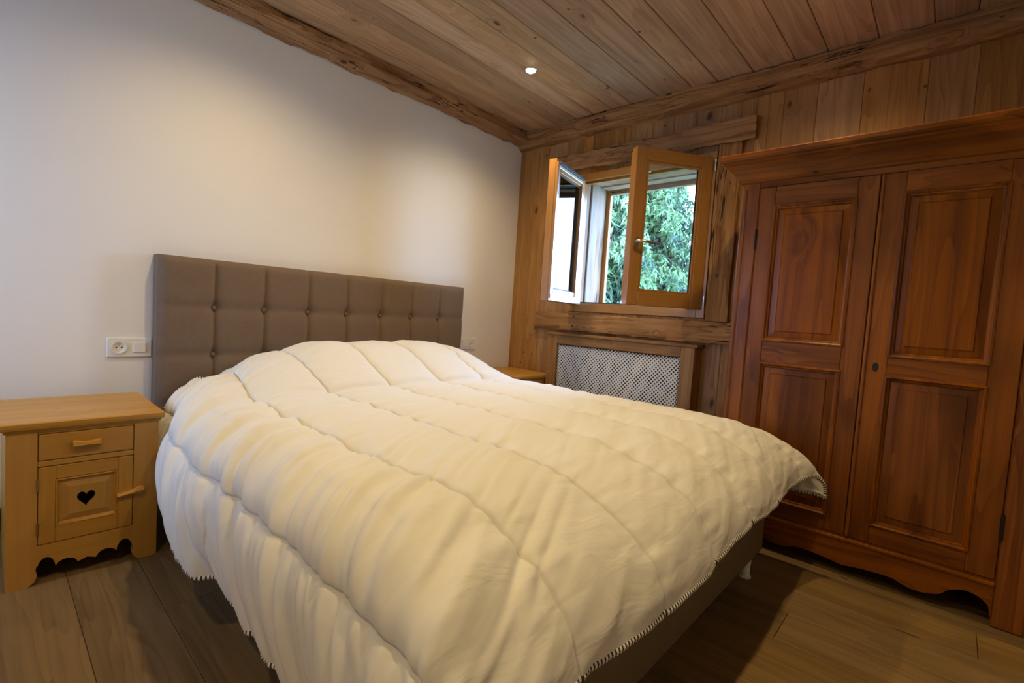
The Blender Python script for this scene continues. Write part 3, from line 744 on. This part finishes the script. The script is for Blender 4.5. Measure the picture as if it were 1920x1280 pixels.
rc_.part('grille', MB().add(vs, fs), M['grille'], label='perforated white metal grille')
rd = Thing('radiator', (-.06, -1.05, .12), 'pale panel radiator hidden behind the perforated grille', 'radiator')
rb = MB().box(-.085, -.075, RY1+.10, RY0-.10, .14, .72)
for k in range(22):
    yk = RY1+.12+k*.041; rb.box(-.092, -.085, yk, yk+.022, .15, .71)
rd.part('panel', rb, M['iron'])
for yk in (-1.35, -.75): rd.part('bracket', MB().box(-.075, -.018, yk, yk+.04, .12, .5), M['iron'])

# ------------------------------------------------------------------ wardrobe
wd = Thing('wardrobe', (-.32, -2.478, 0), 'reddish stained two-door wooden wardrobe with moulded cornice and scalloped base', 'wardrobe')
WF, WBK, VY0, VY1 = -.610, -.022, -1.956, -3.004
mW = M['wardrobe']
wd.part('side_panel', MB().box(WF+.02, WBK, VY0-.02, VY0, .0, 1.66, 'z'), mW)
wd.part('side_panel', MB().box(WF+.02, WBK, VY1, VY1+.02, .0, 1.66, 'z'), mW)
wd.part('back_panel', MB().box(WBK-.01, WBK, VY1+.02, VY0-.02, .1, 1.66, 'z'), mW)
wd.part('bottom_panel', MB().box(WF+.02, WBK-.01, VY1+.02, VY0-.02, .12, .14, 'y'), mW)
wd.part('front_stile', MB().box(WF, WF+.025, VY0-.079, VY0, 0, 1.66, 'z', .006).tube([(WF+.002, VY0-.020, .17), (WF+.002, VY0-.020, 1.63)], .006, 8, 'z'), mW)
# right stile ends in a shaped foot
wd.part('front_stile', MB().box(WF, WF+.025, VY1, VY1+.084, 0, 1.66, 'z', .006), mW)
wd.part('frieze_rail', MB().box(WF+.001, WF+.024, VY1+.084, VY0-.079, 1.632, 1.66, 'y'), mW)
def plan(o, z): return [(WBK, VY0+o, z), (WF-o, VY0+o, z), (WF-o, VY1-o, z), (WBK, VY1-o, z)]
cprof = [(.0, 1.645), (.010, 1.648), (.010, 1.658), (.016, 1.664), (.024, 1.676), (.040, 1.698), (.062, 1.716), (.072, 1.722), (.072, 1.730), (.082, 1.734), (.088, 1.742), (.088, 1.758), (.083, 1.763)]
cz_off = .012
cn = MB().rings([plan(o, z+cz_off) for o, z in cprof], True, True, 'y')
wd.part('cornice', cn, mW, fix=True)
wd.part('frieze', MB().box(WF-.001, WF+.02, VY1+.002, VY0-.002, 1.655, 1.70, 'y'), mW)
# apron
ya, yb_ = VY0-.079, VY1+.084; ym = (ya+yb_)/2; hwid = abs(ya-ym)
def wz(t):
    if t < .30: return .058+.042*math.sin(math.pi*min(1, t/.30))**.7
    if t < .62: return .058-.018*math.sin(math.pi*(t-.30)/.32)
    if t < .66: return .058
    return .060+.014*math.sin(math.pi*(t-.66)/.34*.5)-.03*((t-.66)/.34)
tt = np.linspace(.0, 1, 48)
ap = [(ya, .168), (ya, .03)] + [(ya-hwid*t, wz(t)) for t in tt[1:]] + [(yb_+hwid*t, wz(t)) for t in tt[::-1][1:-1]] + [(yb_, .03), (yb_, .168)]
wd.part('apron', MB().prism(ap, 'yz', WF+.002, WF+.022, 'y'), mW, fix=True)
wd.part('base_moulding', MB().box(WF-.006, WF+.002, yb_, ya, .146, .160, 'y', .003), mW)
def wdoor(y0, y1, st_l, st_r, pz, key, left):
    z0, z1 = .170, 1.630; xf, xb = WF-.004, WF+.018
    a, b = y0-st_l, y1+st_r                       # panel opening (y0 > y1)
    (u0, u1), (l0, l1) = pz
    ob = MB().box(xf, xb, a, y0, z0, z1, 'z', .003).box(xf, xb, y1, b, z0, z1, 'z', .003)
    ob.box(xf, xb, b, a, z0, l0, 'y', .0015).box(xf, xb, b, a, l1, u0, 'y', .0015).box(xf, xb, b, a, u1, z1, 'y', .0015)
    dn = wd.part('door', ob, mW)
    for (p0, p1) in pz:
        wd.part('moulding', MB().rings([rect_yz(xf+h_, a-i_, b+i_, p0+i_, p1-i_) for i_, h_ in
                ((-.006, -.0005), (-.004, -.006), (.002, -.008), (.006, -.004), (.008, .002), (.013, .003), (.017, .012))], False, False, 'z'), mW, dn)
        fi = .045
        wd.part('panel', MB().rings([rect_yz(xf+.013, a-.012, b+.012, p0+.012, p1-.012), rect_yz(xf+.010, a-fi+.004, b+fi-.004, p0+fi-.004, p1-fi+.004), rect_yz(xf+.005, a-fi, b+fi, p0+fi, p1-fi)], False, True, 'z'), mW, dn)
    if left:       # bead over the meeting joint
        pass
    else:
        wd.part('meeting_bead', MB().tube([(xf-.001, y0-.006, z0+.004), (xf-.001, y0-.006, z1-.004)], .007, 10, 'z'), mW, dn, smooth=True, flat_angle=50)
    if key:
        e_ = wd.part('escutcheon', MB().prism([(y0-.042+.010*math.cos(t), .872+.018*math.sin(t)) for t in np.linspace(0, 2*math.pi, 17)[:-1]], 'yz', xf-.002, xf), M['iron'], dn)
        wd.part('keyhole', MB().prism([(y0-.042+.003*math.cos(t), .874+.006*math.sin(t)) for t in np.linspace(0, 2*math.pi, 13)[:-1]], 'yz', xf-.0026, xf-.0019), M['dark'], dn)
    hy = y0+.003 if left else y1-.003
    for zz in (1.40, .36):
        wd.part('hinge', MB().tube([(xf-.003, hy, zz-.045), (xf-.003, hy, zz+.045)], .005, 8, 'z'), M['iron'], dn, smooth=True, flat_angle=40)
    return dn
wdoor(-2.037, -2.476, .066, .072, ((.945, 1.545), (.235, .840)), False, True)
wdoor(-2.480, -2.918, .078, .078, ((.918, 1.550), (.245, .838)), True, False)

# ------------------------------------------------------------------ recessed spotlights
def downlight(x, y, label):
    t = Thing('downlight', (x, y, CEIL), label, 'ceiling light', 'recessed spotlights in the board ceiling')
    t.part('ring', MB().lathe([(.040, 0), (.040, -.003), (.036, -.005), (.029, -.003), (.028, 0)], (x, y, CEIL), 'z', 32), M['steel'], smooth=True, flat_angle=40, fix=True)
    t.part('lens', MB().lathe([(0, -.012), (.012, -.0115), (.022, -.008), (.028, -.001)], (x, y, CEIL), 'z', 24), M['lens'], fix=False)
    l = bpy.data.lights.new('spot', 'SPOT'); l.energy = LAMP_W; l.color = LAMP_COL; l.spot_size = R(150); l.spot_blend = 1.0; l.shadow_soft_size = .028
    o = bpy.data.objects.new('spot', l); COL.objects.link(o); o.parent = t.o; o.location = (0, 0, -.042)
    return t
downlight(-.80, -.75, 'lit round spotlight recessed in the ceiling over the bed, near the window')
for x, y, lb in ((-2.2, -.75, 'recessed spotlight over the bed on the side of the heart-door nightstand'), (-.80, -2.2, 'recessed spotlight in the ceiling in front of the wardrobe'),
                 (-2.2, -2.2, 'recessed spotlight in the ceiling over the foot of the bed'), (-3.55, -2.2, 'recessed spotlight over the open floor beside the bed foot')):
    downlight(x, y, lb)

# ------------------------------------------------------------------ outside: spruce and meadow
gr = tag(build('ground', MB().box(.36, 40, -25, 25, -3.2, -3.0), M['ground']), kind='structure')
def spruce(x, y, zb, Ht, Rb, seed, nb, label):
    rs = np.random.RandomState(seed)
    t = Thing('spruce_tree', (x, y, zb), label, 'tree')
    t.part('trunk', MB().tube([(x, y, zb), (x+.03, y, zb+Ht*.5), (x, y, zb+Ht)], [.22, .13, .02], 10), M['bark'], smooth=True)
    V_ = []; bmb = MB()
    for k in range(nb):
        f = (k+rs.rand())/nb; h = zb+.5+(Ht-.6)*f
        L = Rb*(1-f)**.8*(.8+.35*rs.rand())+.12; az = k*2.39996+rs.rand()*.5
        dx, dy = math.cos(az), math.sin(az); side = np.array([-dy, dx, 0])
        n = max(4, int(L/.13)); u = np.linspace(.12, 1, n)
        pts = np.stack([x+dx*L*u, y+dy*L*u, h+.25*L*u*(1-u)*1.4-.34*L*u**1.6], 1)
        bmb.tube([tuple(p) for p in pts[::max(1, n//4)]], .014, 4, caps=False)
        for i, p in enumerate(pts):
            for sd in (-1, 1, 0):
                tl = (.16+.30*rs.rand())*(1.1-.4*u[i])
                base = p+side*sd*(.04+.22*rs.rand()*(1-u[i]*.5))
                m = 6
                for w_ in np.linspace(0, 1, m):
                    c_ = base+np.array([dx*.10*w_, dy*.10*w_, -tl*w_])+side*sd*.10*w_+rs.randn(3)*.018
                    for r__ in range(3):
                        d_ = np.array([rs.randn()*.55, rs.randn()*.55, -.75+rs.randn()*.45]); d_ /= np.linalg.norm(d_)
                        ln = .08+.09*rs.rand(); wv = np.cross(d_, rs.randn(3)); wv *= (.014+.014*rs.rand())/np.linalg.norm(wv)
                        V_.append((c_-d_*ln*.3, c_+wv, c_+d_*ln, c_-wv))
    V_ = np.array(V_).reshape(-1, 3)
    t.part('branches', bmb, M['bark'], kind='stuff')
    me = bpy.data.meshes.new('foliage'); nq = len(V_)//4
    me.vertices.add(len(V_)); me.vertices.foreach_set('co', (V_-np.array(t.loc)).astype(np.float32).ravel())
    me.loops.add(len(V_)); me.loops.foreach_set('vertex_index', np.arange(len(V_), dtype=np.int32))
    me.polygons.add(nq); me.polygons.foreach_set('loop_start', np.arange(0, len(V_), 4, dtype=np.int32)); me.update(calc_edges=True)
    at = me.attributes.new('grain', 'FLOAT_VECTOR', 'POINT'); at.data.foreach_set('vector', V_.astype(np.float32).ravel())
    me.materials.append(M['needles']); o = bpy.data.objects.new('foliage', me); COL.objects.link(o); o.parent = t.o; o['kind'] = 'stuff'
spruce(5.6, 2.3, -3.0, 10.0, 2.7, 5, 330, 'tall green spruce tree standing outside the open window')
